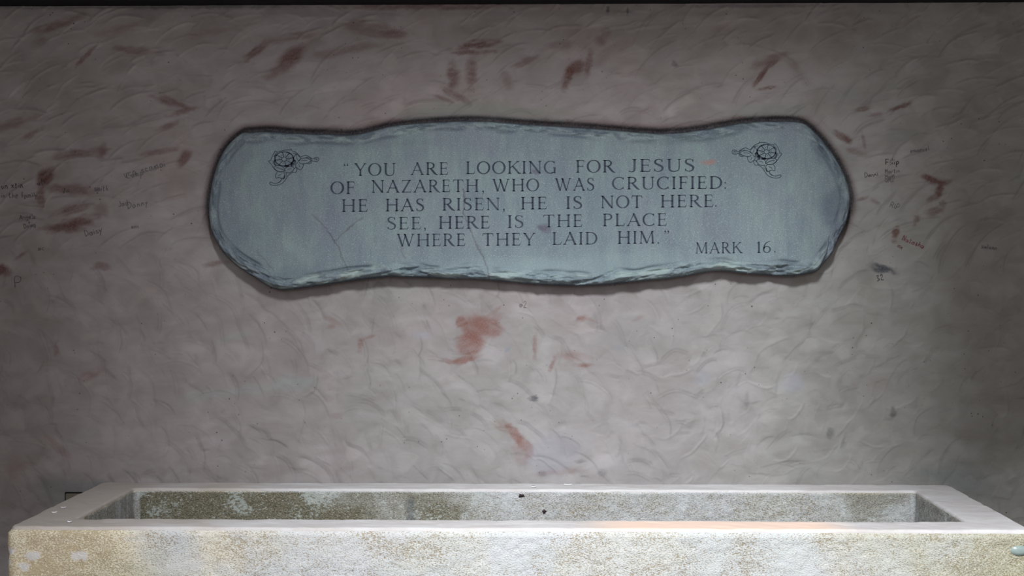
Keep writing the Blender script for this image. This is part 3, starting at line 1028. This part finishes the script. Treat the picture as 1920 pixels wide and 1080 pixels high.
def ornament(cx, cy, flip, label):
    """coordinates: tenths of a photograph pixel (x10.8) round the flower's centre, y down"""
    o = bpy.data.objects.new('flower_ornament', None)
    COL.objects.link(o)
    o.parent = plaque
    o['label'] = label

    def xf(u, v):
        return pt(cx + flip * (u - 462) / 10.8, cy + (v - 415) / 10.8, SURF)
    W = 13

    def mk(name, strokes):
        ps = []
        for s in strokes:
            w_ = s[0]
            ps += ribbon_polys(s[1:], w_)
        return link(name, prism_mesh(name, ps, xf), M_LETTER, o, smooth=False)

    # flower: centre disc, eight petals split by dark rays, dark scalloped ground
    st_ = []
    C = [(462 + 50 * math.cos(t), 415 + 42 * math.sin(t)) for t in np.linspace(0, 2 * math.pi, 17)]
    st_.append((W, *C))
    for k_ in range(8):
        t = math.radians(22.5 + 45 * k_ + 12)
        st_.append((17, (462 + 55 * math.cos(t), 415 + 46 * math.sin(t)), (462 + 160 * math.cos(t), 412 + 125 * math.sin(t))))
        t2 = t + math.radians(22.5)
        st_.append((9, (462 + 80 * math.cos(t2), 414 + 66 * math.sin(t2)), (462 + 118 * math.cos(t2), 413 + 98 * math.sin(t2))))
    mk('flower', st_)
    ring = []
    for a0, a1, wd_ in ((-75, 30, 26), (28, 80, 34), (80, 150, 24), (150, 215, 30), (210, 290, 16)):
        P = [(462 + 188 * math.cos(math.radians(t)), 410 + 143 * math.sin(math.radians(t))) for t in np.linspace(a0, a1, 9)]
        ring.append((wd_, *P))
    for k_ in range(8):
        t = math.radians(34.5 + 45 * k_)
        ring.append((34, (462 + 168 * math.cos(t), 411 + 130 * math.sin(t)), (462 + 190 * math.cos(t), 410 + 146 * math.sin(t))))
    ring += [(52, (640, 440), (690, 465)), (44, (600, 545), (650, 490)), (34, (262, 440), (262, 500), (300, 545)), (30, (465, 560), (560, 555))]
    mk('dark_ground', ring)
    # thorny stem that rings the flower
    mk('stem', [
        (W, (190, 440), (205, 390), (240, 320), (262, 285), (285, 250), (320, 268), (370, 262), (440, 240), (520, 228), (590, 226), (605, 212),
         (618, 245), (670, 262), (725, 298)),
        (W, (725, 298), (755, 345), (790, 380)),
        (W, (190, 440), (150, 455), (165, 480), (200, 520), (240, 580), (290, 635), (335, 662)),
        (8, (215, 440), (232, 470), (225, 500)),
        (W, (330, 285), (300, 300), (250, 370)),
        (W, (640, 290), (690, 310), (720, 340)),
        (W, (795, 372), (840, 352), (880, 335), (905, 340), (960, 360), (1010, 392), (1045, 410), (1075, 392), (1110, 378), (1150, 388),
         (1162, 420), (1140, 455), (1090, 462), (1020, 445)),
        (W, (1075, 425), (1100, 405), (1125, 415), (1115, 435)),
        (W, (900, 380), (960, 385), (1005, 410), (1018, 450), (1000, 495), (960, 508), (925, 500)),
        (9, (960, 470), (985, 475)),
    ])
    mk('leaf', [
        (W, (700, 470), (660, 420), (665, 370), (715, 310), (770, 350), (795, 400), (765, 440), (735, 465)),
        (9, (738, 440), (715, 380), (712, 350))])
    mk('leaf', [
        (W, (760, 455), (790, 420), (850, 395), (920, 395), (985, 425), (1000, 455), (950, 485), (900, 500), (850, 512), (800, 505), (770, 480)),
        (9, (800, 450), (870, 435), (930, 438))])
    mk('leaf', [
        (W, (740, 480), (695, 520), (700, 570), (740, 605), (790, 630), (835, 590), (848, 530), (835, 505)),
        (11, (755, 515), (770, 560), (785, 575)), (9, (690, 500), (630, 560), (600, 560), (625, 520), (700, 480))])
    mk('leaf', [
        (W, (245, 585), (300, 552), (380, 550), (440, 575), (475, 640), (430, 670), (350, 668), (290, 635), (245, 585)),
        (14, (300, 588), (360, 595), (430, 625), (465, 650))])
    mk('leaf', [
        (W, (485, 660), (482, 610), (520, 575), (590, 560), (650, 580), (660, 610), (620, 665), (560, 690), (490, 682)),
        (9, (530, 628), (570, 612), (610, 605))])
    mk('leaf', [
        (W, (320, 680), (290, 730), (300, 800), (340, 785), (385, 795), (430, 810), (470, 765), (472, 700), (430, 672), (360, 670)),
        (11, (340, 755), (380, 730), (415, 712)), (22, (440, 820), (465, 790), (470, 740))])
    mk('tendril', [
        (W, (385, 800), (410, 820), (385, 865), (345, 890), (290, 905), (230, 895), (190, 880), (165, 895), (180, 925), (240, 945), (310, 943),
         (380, 925), (450, 880), (500, 810), (540, 750), (590, 705), (640, 680)),
        (9, (345, 880), (375, 870), (402, 835)), (9, (500, 690), (512, 730), (500, 770)),
        (W, (625, 665), (680, 690), (710, 660), (722, 610), (700, 585), (660, 620))])
    return o


ornament(532.8, 298.4, 1, 'flower ornament at the left end of the text')
ornament(1437.2, 284.6, -1, 'flower ornament at the right end of the text')

# ------------------------------------------------------------------ pencilled scribbles on the plaster (single-stroke hand)
HW = {
    'F': [[(0, 0), (.05, 1)], [(.05, 1), (.5, .95)], [(.03, .5), (.4, .5)]], 'i': [[(.1, 0), (.1, .5)], [(.1, .72), (.12, .78)]],
    'l': [[(.1, 0), (.12, 1)]], 'p': [[(.05, -.4), (.08, .5)], [(.08, .45), (.35, .5), (.4, .2), (.1, .05)]],
    'M': [[(0, 0), (.08, .9), (.3, .35), (.52, .9), (.6, 0)]], 'a': [[(.4, .45), (.1, .45), (.02, .15), (.2, 0), (.4, .4), (.45, 0)]],
    'r': [[(.05, 0), (.08, .5)], [(.08, .35), (.3, .5)]], 't': [[(.15, .9), (.15, 0), (.3, 0)], [(0, .6), (.35, .6)]],
    'n': [[(.03, 0), (.05, .5)], [(.05, .35), (.25, .5), (.35, .3), (.37, 0)]], 'o': [[(.2, .5), (0, .25), (.2, 0), (.4, .25), (.2, .5)]],
    'O': [[(.25, .95), (0, .5), (.25, 0), (.5, .5), (.25, .95)]], 'X': [[(0, 0), (.5, .9)], [(0, .9), (.5, 0)]],
    'D': [[(.05, 0), (.08, .95), (.5, .75), (.5, .25), (.05, 0)]], 'R': [[(.05, 0), (.08, .95), (.45, .8), (.4, .5), (.08, .5)], [(.2, .5), (.5, 0)]],
    'I': [[(.1, 0), (.1, .9)]], 'P': [[(.05, 0), (.08, .95), (.5, .85), (.45, .5), (.08, .45)]],
    's': [[(.35, .48), (.1, .45), (.12, .28), (.33, .2), (.3, .02), (.02, .04)]], 'h': [[(.05, 0), (.08, 1)], [(.06, .35), (.3, .5), (.37, 0)]],
    'e': [[(.03, .25), (.38, .28), (.3, .5), (.05, .35), (.1, 0), (.38, .05)]], 'm': [[(.03, 0), (.05, .5)], [(.05, .4), (.22, .5), (.25, 0)], [(.25, .4), (.45, .5), (.5, 0)]],
    'y': [[(.03, .5), (.2, .1)], [(.42, .5), (.2, .1), (.02, -.4)]], 'g': [[(.38, .45), (.08, .48), (.05, .1), (.36, .1), (.4, .5), (.36, -.3), (.05, -.3)]],
    'u': [[(.03, .5), (.08, .05), (.3, .05), (.35, .5)], [(.35, .5), (.38, 0)]], 'A': [[(0, 0), (.28, .95), (.52, 0)], [(.1, .38), (.44, .38)]],
    'f': [[(.35, .95), (.18, .9), (.15, 0)], [(0, .5), (.35, .5)]], 'c': [[(.36, .45), (.08, .45), (.03, .1), (.36, .02)]],
    'd': [[(.38, .45), (.05, .4), (.08, 0), (.38, .15)], [(.4, .95), (.4, 0)]], 'J': [[(.4, .95), (.35, .05), (.05, .1)]],
    'S': [[(.5, .85), (.15, .95), (.08, .6), (.45, .4), (.4, .02), (.02, .08)]], '3': [[(.02, .85), (.4, .9), (.15, .5), (.42, .25), (.02, .02)]],
    '2': [[(.02, .75), (.25, .95), (.42, .7), (.02, .02), (.48, .02)]], '+': [[(.2, .1), (.2, .7)], [(0, .4), (.42, .4)]],
    'x': [[(0, 0), (.38, .5)], [(0, .5), (.38, 0)]], 'N': [[(0, 0), (.08, .95), (.42, .02), (.5, .95)]], 'C': [[(.5, .85), (.1, .8), (.02, .2), (.45, .02)]],
    ' ': [], 'W': [[(0, .9), (.15, 0), (.3, .7), (.48, 0), (.62, .9)]],
}
I_DARK = mat_ink('dark_marker', lin(64, 58, 62))
I_GREY = mat_ink('faded_pencil', lin(104, 98, 104))
I_RED = mat_ink('red_marker', lin(120, 58, 66))
I_GREEN = mat_ink('faded_green_marker', lin(104, 110, 108))


def graffiti(txt, px, py, size, ang, mat, wpx=1.1, seed=0):
    r_ = random.Random(seed + len(txt) * 31)
    g_ = Glyph()
    cur = 0
    for ch in txt:
        for s in HW.get(ch, []):
            J = [(cur + x + r_.uniform(-.05, .05), y + r_.uniform(-.07, .07)) for x, y in s]
            g_.curve(J, [wpx / size] * len(J), 4 if len(J) > 2 else 1)
        cur += max([x for s in HW.get(ch, []) for x, y in s] or [.3]) + .22
    ca, sa = math.cos(math.radians(ang)), math.sin(math.radians(ang))
    vs, fs = [], []
    for P in g_.p:
        k_ = len(vs)
        Q = [pt(px + (x * ca - y * -sa * -1) * size * 1.0, py - (x * sa + y * ca) * size, 0) for x, y in P]
        for side in (0, 1):
            for a, b in Q:
                vs.append((a, wall_y(a, b) - .0012 + side * .0012, b))
        fs += [[k_, k_ + 1, k_ + 2, k_ + 3], [k_ + 4, k_ + 7, k_ + 6, k_ + 5]]
        for i in range(4):
            fs.append([k_ + (i + 1) % 4, k_ + i, k_ + 4 + i, k_ + 4 + (i + 1) % 4])
    me_ = bpy.data.meshes.new('graffiti')
    me_.from_pydata(vs, [], fs)
    return link('graffiti', me_, mat, wall, smooth=False)


graffiti('Filip', 1661, 309, 11, 2, I_DARK, 1.4, 1)
graffiti('Martin', 1660, 325, 8, 3, I_GREY, 1.1, 2)
graffiti('MaM', 1660, 335, 8, 3, I_GREY, 1.0, 3)
graffiti('OMX', 1660, 342, 8, 3, I_GREY, 1.1, 4)
graffiti('Danni', 1622, 333, 9, 8, I_DARK, 1.0, 5)
graffiti('emanuel', 1707, 287, 9, 8, I_GREY, 1.1, 6)
graffiti('RIP', 1668, 388, 11, -20, I_GREY, 1.0, 7)
graffiti('Natasha', 1691, 450, 10, -22, I_RED, 1.3, 8)
graffiti('me', 1682, 463, 9, -28, I_RED, 1.0, 9)
graffiti('salonn', 1840, 465, 9, -8, I_GREY, 1.1, 10)
graffiti('32', 1645, 527, 11, 14, I_DARK, 1.4, 11)
graffiti('P', 28, 540, 22, 4, I_GREY, 1.4, 12)
graffiti('Daisy', 160, 444, 12, 16, I_GREY, 1.2, 13)
graffiti('Angelo', 36, 412, 9, 4, I_GREY, 1.1, 14)
graffiti('+', 52, 421, 9, 0, I_GREY, 1.1, 15)
graffiti('Doug', 45, 429, 9, 14, I_GREY, 1.1, 16)
graffiti('Danny', 240, 392, 13, 12, I_GREEN, 1.3, 17)
graffiti('Jad', 222, 388, 11, 12, I_GREEN, 1.2, 18)
graffiti('Luca scampi', 226, 334, 14, 14, I_GREEN, 1.3, 19)
graffiti('Camp', 238, 335, 12, 12, I_GREEN, 1.3, 20)
graffiti('con xtin', -4, 354, 11, 3, I_DARK, 1.2, 21)
graffiti('all', 70, 348, 11, 10, I_DARK, 1.1, 22)
graffiti('in the family', 2, 371, 10, 1, I_GREY, 1.1, 23)
graffiti('dio', 118, 362, 9, 8, I_DARK, 1.1, 24)
graffiti('smith', 176, 357, 10, -2, I_GREY, 1.1, 25)
graffiti('ann', 246, 428, 8, 2, I_GREEN, 1.1, 26)
graffiti('e2', 974, 576, 12, 0, I_GREEN, 1.0, 27)
graffiti('mc', 72, 470, 9, 10, I_GREY, 1.0, 28)

# ------------------------------------------------------------------ stone trough
RZ = .90
TX0, TX1 = -1.236, 1.084
TY0 = -1.106
TY1 = -.350
RIMW = .120
hx, hy = (TX1 - TX0) / 2, (TY1 - TY0) / 2
ccx, ccy = (TX0 + TX1) / 2, (TY0 + TY1) / 2


def loop_pts(o, r):
    """rounded rectangle inset by o, always the same number of points, starting at the front left"""
    a, b = hx - o, hy - o
    r = min(r, .8 * min(a, b))
    P, F = [], []
    nl, ns, nc = 420, 130, 8
    segs = [((-a + r, -b), (a - r, -b), nl, 0), ((a, -b + r), (a, b - r), ns, 1), ((a - r, b), (-a + r, b), nl, 2), ((-a, b - r), (-a, -b + r), ns, 3)]
    cens = [((a - r, -b + r), -90), ((a - r, b - r), 0), ((-a + r, b - r), 90), ((-a + r, -b + r), 180)]
    for (p, q_, n_, f), (cc, a0) in zip(segs, cens):
        for t in np.linspace(0, 1, n_, endpoint=False):
            P.append((p[0] + (q_[0] - p[0]) * t, p[1] + (q_[1] - p[1]) * t))
            F.append(f)
        for t in np.linspace(0, 90, nc, endpoint=False):
            an = math.radians(a0 + t)
            P.append((cc[0] + r * math.cos(an), cc[1] + r * math.sin(an)))
            F.append(f)
    return np.array(P)


prof = []                      # (inset, z, corner radius, zone)
prof.append((-.012, 0.0, .03, 'o'))
for z_ in np.linspace(.05, RZ - .20, 8):
    prof.append((-.006 - .004 * (1 - z_ / RZ), z_, .022, 'o'))
for z_ in np.linspace(RZ - .19, RZ - .016, 42):
    prof.append((-.006 - .004 * (1 - z_ / RZ), z_, .022, 'o'))
ro = .008
for t in np.linspace(0, 90, 6):
    prof.append((ro * (1 - math.cos(math.radians(t))), RZ - ro + ro * math.sin(math.radians(t)), .022, 'r'))
for o_ in np.linspace(ro + .006, RIMW - .012, 20):
    prof.append((o_, RZ, .022 - .010 * o_ / RIMW, 'r'))
for t in np.linspace(0, 90, 5):
    prof.append((RIMW - .007 + .007 * math.sin(math.radians(t)), RZ - .007 + .007 * math.cos(math.radians(t)), .012, 'r'))
for z_ in np.linspace(RZ - .012, RZ - .17, 38):
    prof.append((RIMW + (RZ - z_) * .03, z_, .012, 'i'))
for z_ in np.linspace(RZ - .20, RZ - .42, 8):
    prof.append((RIMW + (RZ - z_) * .05, z_, .02, 'i'))
npf = len(prof)
rings = []
for (o_, z_, r_, zone) in prof:
    L_ = loop_pts(o_, r_)
    rings.append(np.column_stack([L_[:, 0] + ccx, L_[:, 1] + ccy, np.full(len(L_), z_)]))
R3 = np.array(rings)                   # profile x loop x 3
nl_ = R3.shape[1]
dl = np.roll(R3, -1, 1) - np.roll(R3, 1, 1)
dp = np.gradient(R3, axis=0)
nr = np.cross(dl, dp)
nr /= np.maximum(np.linalg.norm(nr, axis=2, keepdims=True), 1e-9)
zone = np.array([p[3] for p in prof])
rough = np.where((zone == 'r'), .0, 1.0)[:, None]
x3, y3, z3 = R3[..., 0], R3[..., 1], R3[..., 2]
u3 = x3 + y3 * .7
v3 = z3 + y3 * .9
nA = fbm(u3, v3, .016, 201, 3) - .5
nB = fbm(u3, v3, .10, 202, 4) - .5
nC = vnoise(u3, v3 * 1.3, .006, 203) - .5
disp = rough * (nA * .004 + nC * .0022) + nB * .0018
disp += (1 - rough) * (nA * .0009)
# the arris of the rim is a little worn
edge_w = np.exp(-((z3 - (RZ - .006)) / .008) ** 2) * (1 - rough)
disp -= edge_w * np.clip(fbm(u3, v3, .05, 204, 4) - .5, 0, 1) * .010
R3 = R3 + nr * disp[..., None]
FRONT = (y3 < TY0 + .05)

fx = (x3 - TX0) / (TX1 - TX0)
wear = np.zeros(R3.shape[:2] + (4,))
wear[..., 3] = 1
inner = (zone == 'i')[:, None] & np.ones_like(x3, bool)
nW = fbm(x3, z3 + y3, .14, 210, 4)
moss = smooth01((.56 - fx + (nW - .5) * .6) * 2.2) * .95 + .42 * smooth01((fx - .86 + (nW - .5) * .2) * 9)
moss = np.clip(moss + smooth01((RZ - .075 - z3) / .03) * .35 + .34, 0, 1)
sideface = (np.abs(x3 - TX0) < .137) | (np.abs(x3 - TX1) < .137)
moss = np.where(sideface, .40 + .15 * nW, moss)
wear[..., 0] = np.where(inner, moss, 0)
tanm = np.clip(smooth01((.26 - fx + (nW - .5) * .25) * 4.5) + .14 * smooth01((nW - .5) * 6), 0, 1)
oliv = smooth01((fx - .74 + (nW - .5) * .3) * 3.6)
wear[..., 1] = np.where(inner, 0, tanm)
wear[..., 2] = np.where(inner, 0, oliv)
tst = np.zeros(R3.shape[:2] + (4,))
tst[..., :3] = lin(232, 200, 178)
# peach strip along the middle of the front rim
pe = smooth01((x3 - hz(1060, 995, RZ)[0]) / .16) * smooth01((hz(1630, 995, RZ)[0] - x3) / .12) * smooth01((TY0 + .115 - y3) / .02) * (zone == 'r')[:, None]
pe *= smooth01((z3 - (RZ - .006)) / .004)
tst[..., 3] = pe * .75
# dark damp streak on the inner back face
dx_, _ = pt(767, 955, TY1 - RIMW)
dm = np.exp(-((x3 - dx_ - .004) / .012) ** 4) * inner * (y3 > ccy) * smooth01((RZ - .01 - z3) / .03)
tst[..., :3] = np.where(dm[..., None] > .05, np.array(lin(92, 100, 106)), tst[..., :3])
tst[..., 3] = np.maximum(tst[..., 3], dm * .7 * (.4 + .6 * fbm(x3, z3, .02, 220, 3)))


# bare pale flakes and a greenish run on the left of the front face
fmask = (zone == 'o')[:, None] & (y3 < TY0 + .05)
for (px, py, rx, rz_, k) in [(20, 1032, .018, .008, 1), (64, 1041, .020, .011, 2), (150, 1042, .024, .012, 3), (14, 1056, .016, .008, 4), (44, 1060, .016, .014, 5),
                             (345, 1058, .05, .02, 6), (250, 1008, .04, .010, 7)]:
    bx_, bz_ = pt(px, py, TY0)
    dd = ((x3 - bx_) / rx) ** 2 + ((z3 - bz_) / rz_) ** 2 + (fbm(x3, z3, .012, 500 + k, 3) - .5) * 2.6
    mk_ = smooth01((1.0 - dd) * 2.5) * fmask * (.8 if k < 6 else .35)
    tst[..., :3] = np.where((mk_ > .02)[..., None], np.array(lin(206, 206, 206)), tst[..., :3])
    tst[..., 3] = np.maximum(tst[..., 3], mk_)
bx_, bz_ = pt(230, 1075, TY0)
wear[..., 2] = np.maximum(wear[..., 2], .6 * fmask * np.exp(-((x3 - bx_) / .13) ** 2 - ((z3 - bz_) / .04) ** 2))


def ring_mesh(name, i0, i1, cap_lo=False, cap_hi=False):
    V = R3[i0:i1 + 1].reshape(-1, 3)
    n_ = i1 - i0 + 1
    I = np.arange(n_ * nl_).reshape(n_, nl_)
    I2 = np.roll(I, -1, 1)
    Q = np.stack([I[:-1], I2[:-1], I2[1:], I[1:]], -1).reshape(-1, 4)
    me_ = np_mesh(name, V, Q)
    col_attr(me_, 'wear', wear[i0:i1 + 1].reshape(-1, 4))
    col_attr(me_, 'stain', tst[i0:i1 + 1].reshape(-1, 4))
    return me_


iz = [i for i in range(npf) if zone[i] == 'r']
r0, r1 = iz[0], iz[-1]
trough = bpy.data.objects.new('stone_trough', None)
COL.objects.link(trough)
trough.location = (ccx, ccy, 0)
trough['label'] = 'long empty rectangular stone trough with pale rim and pebbly sides below the plaque'
trough['category'] = 'trough'
inv_t = Matrix.Translation((-ccx, -ccy, 0))


def child(o, parent):
    o.parent = parent
    o.matrix_parent_inverse = Matrix.Translation(-parent.location)
    return o


o = child(link('outer_wall', ring_mesh('outer_wall', 0, r0), M_ROUGH), trough)
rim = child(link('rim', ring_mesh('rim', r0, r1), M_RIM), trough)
rim['label'] = 'smooth pale cement rim'
o = child(link('inner_wall', ring_mesh('inner_wall', r1, npf - 1), M_ROUGH), trough)
o['label'] = 'stained grey-brown inner faces'
o = child(link('trough_floor', box_mesh('trough_floor', TX0 + RIMW, TX1 - RIMW, TY0 + RIMW, TY1 - RIMW, RZ - .46, RZ - .41), M_ROUGH, smooth=False), trough)


# pale teal glassy oval set in the front face at its right end
def lens_mesh(name, a, b, t, n=28, m=6):
    vs = [(0, -t, 0)]
    for j in range(1, m + 1):
        e_ = j / m
        for i in range(n):
            an = 2 * math.pi * i / n
            k_ = 1 + .04 * math.sin(3 * an + 1)
            vs.append((a * e_ * math.cos(an) * k_, -t * (1 - e_ ** 3), b * e_ * math.sin(an) * k_))
    fs = [[0, 1 + (i + 1) % n, 1 + i] for i in range(n)]
    for j in range(m - 1):
        for i in range(n):
            A = 1 + j * n + i
            B = 1 + j * n + (i + 1) % n
            fs.append([A, B, B + n, A + n])
    me_ = bpy.data.meshes.new(name)
    me_.from_pydata(vs, [], [f[::-1] for f in fs])
    return me_


NG = NT('pale_teal_glass')
pg_ = NG.pos()
M_GLASS = NG.out(NG.mix(NG.noise(pg_, 60, 3), lin(124, 140, 138), lin(146, 162, 158)), None, .18)
NG.b.inputs['Specular IOR Level'].default_value = .6
gx, gz = pt(1912, 1032, TY0 - .004)
gl_o = link('glass_inset', lens_mesh('glass_inset', .022, .0112, .005), M_GLASS)
gl_o.location = (gx, TY0 - .0075, gz)
child(gl_o, trough)
gl_o['label'] = 'pale teal glossy oval set in the front face'


# dirt clots stuck to the inner back face
def clot(px, py, a, b, seed, lab):
    x_, z_ = pt(px, py, TY1 - RIMW)
    bm = bmesh.new()
    bmesh.ops.create_icosphere(bm, subdivisions=3, radius=1)
    r_ = random.Random(seed)
    ph_ = [r_.uniform(0, 6) for _ in range(6)]
    for v in bm.verts:
        n_ = 1 + .35 * math.sin(v.co.x * 3 + ph_[0]) * math.sin(v.co.z * 4 + ph_[1]) + .25 * math.sin(v.co.z * 7 + ph_[2] + v.co.x * 5)
        v.co = Vector((v.co.x * a * n_, v.co.y * min(a, b) * .6, v.co.z * b * n_))
    me_ = bpy.data.meshes.new('dirt_clot')
    bm.to_mesh(me_)
    bm.free()
    o_ = link('dirt_clot', me_, M_CLOT)
    o_.location = (x_, TY1 - RIMW - .003 - (RZ - z_) * .03, z_)
    child(o_, trough)
    return o_


clot(1020.5, 958.5, .0045, .0048, 3, '')
clot(978, 928.5, .0075, .0036, 5, '')


# tiny white flecks on the rim
def fleck(px, py, ln_, wd_, ang, lab, lift=.0):
    x_, y_ = hz(px, py, RZ + .001)
    vs, fs = [], []
    n_ = 8
    for i in range(n_ + 1):
        t = i / n_ * 2 - 1
        wv = wd_ * math.sqrt(max(1 - t * t, .02))
        zz = .0008 * (t * t) + lift
        for s, dz_ in ((-1, 0), (1, .001), (1, .0018), (-1, .0008)):
            vs.append((t * ln_, s * wv + .0015 * math.sin(t * 2), zz + dz_))
    for i in range(n_):
        for j in range(4):
            fs.append([i * 4 + j, i * 4 + (j + 1) % 4, (i + 1) * 4 + (j + 1) % 4, (i + 1) * 4 + j])
    fs.append([0, 3, 2, 1])
    fs.append([n_ * 4 + j for j in range(4)])
    me_ = bpy.data.meshes.new('rim_fleck')
    me_.from_pydata(vs, [], fs)
    o_ = link('rim_fleck', me_, M_FLECK)
    o_.location = (x_, y_, RZ + .0012)
    o_.rotation_euler = (0, 0, math.radians(ang))
    o_['label'] = lab
    o_['category'] = 'fleck'
    o_['group'] = 'white flecks on the trough rim'
    return o_


fleck(119, 951.8, .006, .0035, 0, 'tiny white scrap on the left end of the rim, farthest from the viewer')
fleck(102, 961, .006, .0035, 8, 'tiny white scrap on the left end of the rim, near its outer edge')
fleck(130, 978.5, .005, .009, 20, 'tiny white scrap at the inner edge of the rim, near the front left corner')
fleck(1001, 912.5, .007, .006, -50, 'tiny white scrap on the back rim, left one of two near the middle')
fleck(1065, 908.8, .011, .006, -5, 'tiny white scrap on the back rim, right one of two near the middle')

# ------------------------------------------------------------------ socket plate low on the wall
x0_, z0_ = pt(126, 924, 0)
x1_, z1_ = pt(176, 968, 0)
pl = bpy.data.objects.new('socket_plate', None)
COL.objects.link(pl)
pl.location = ((x0_ + x1_) / 2, -.012, (z0_ + z1_) / 2)
pl['label'] = 'small beige plate set low in the wall behind the trough\'s back left corner'
pl['category'] = 'socket'
child(link('cover', box_mesh('cover', x0_, x1_, -.016, .002, z1_, z0_, .0015), M_PLATE, smooth=False), pl)
b_ = .0035
child(link('gap_shadow', box_mesh('gap_shadow', x0_ - b_, x1_ + b_, -.0115, .004, z1_ - b_, z0_ + b_ * .8), M_CEIL, smooth=False), pl)  # dark box added to stand in for the shadow gap round the cover
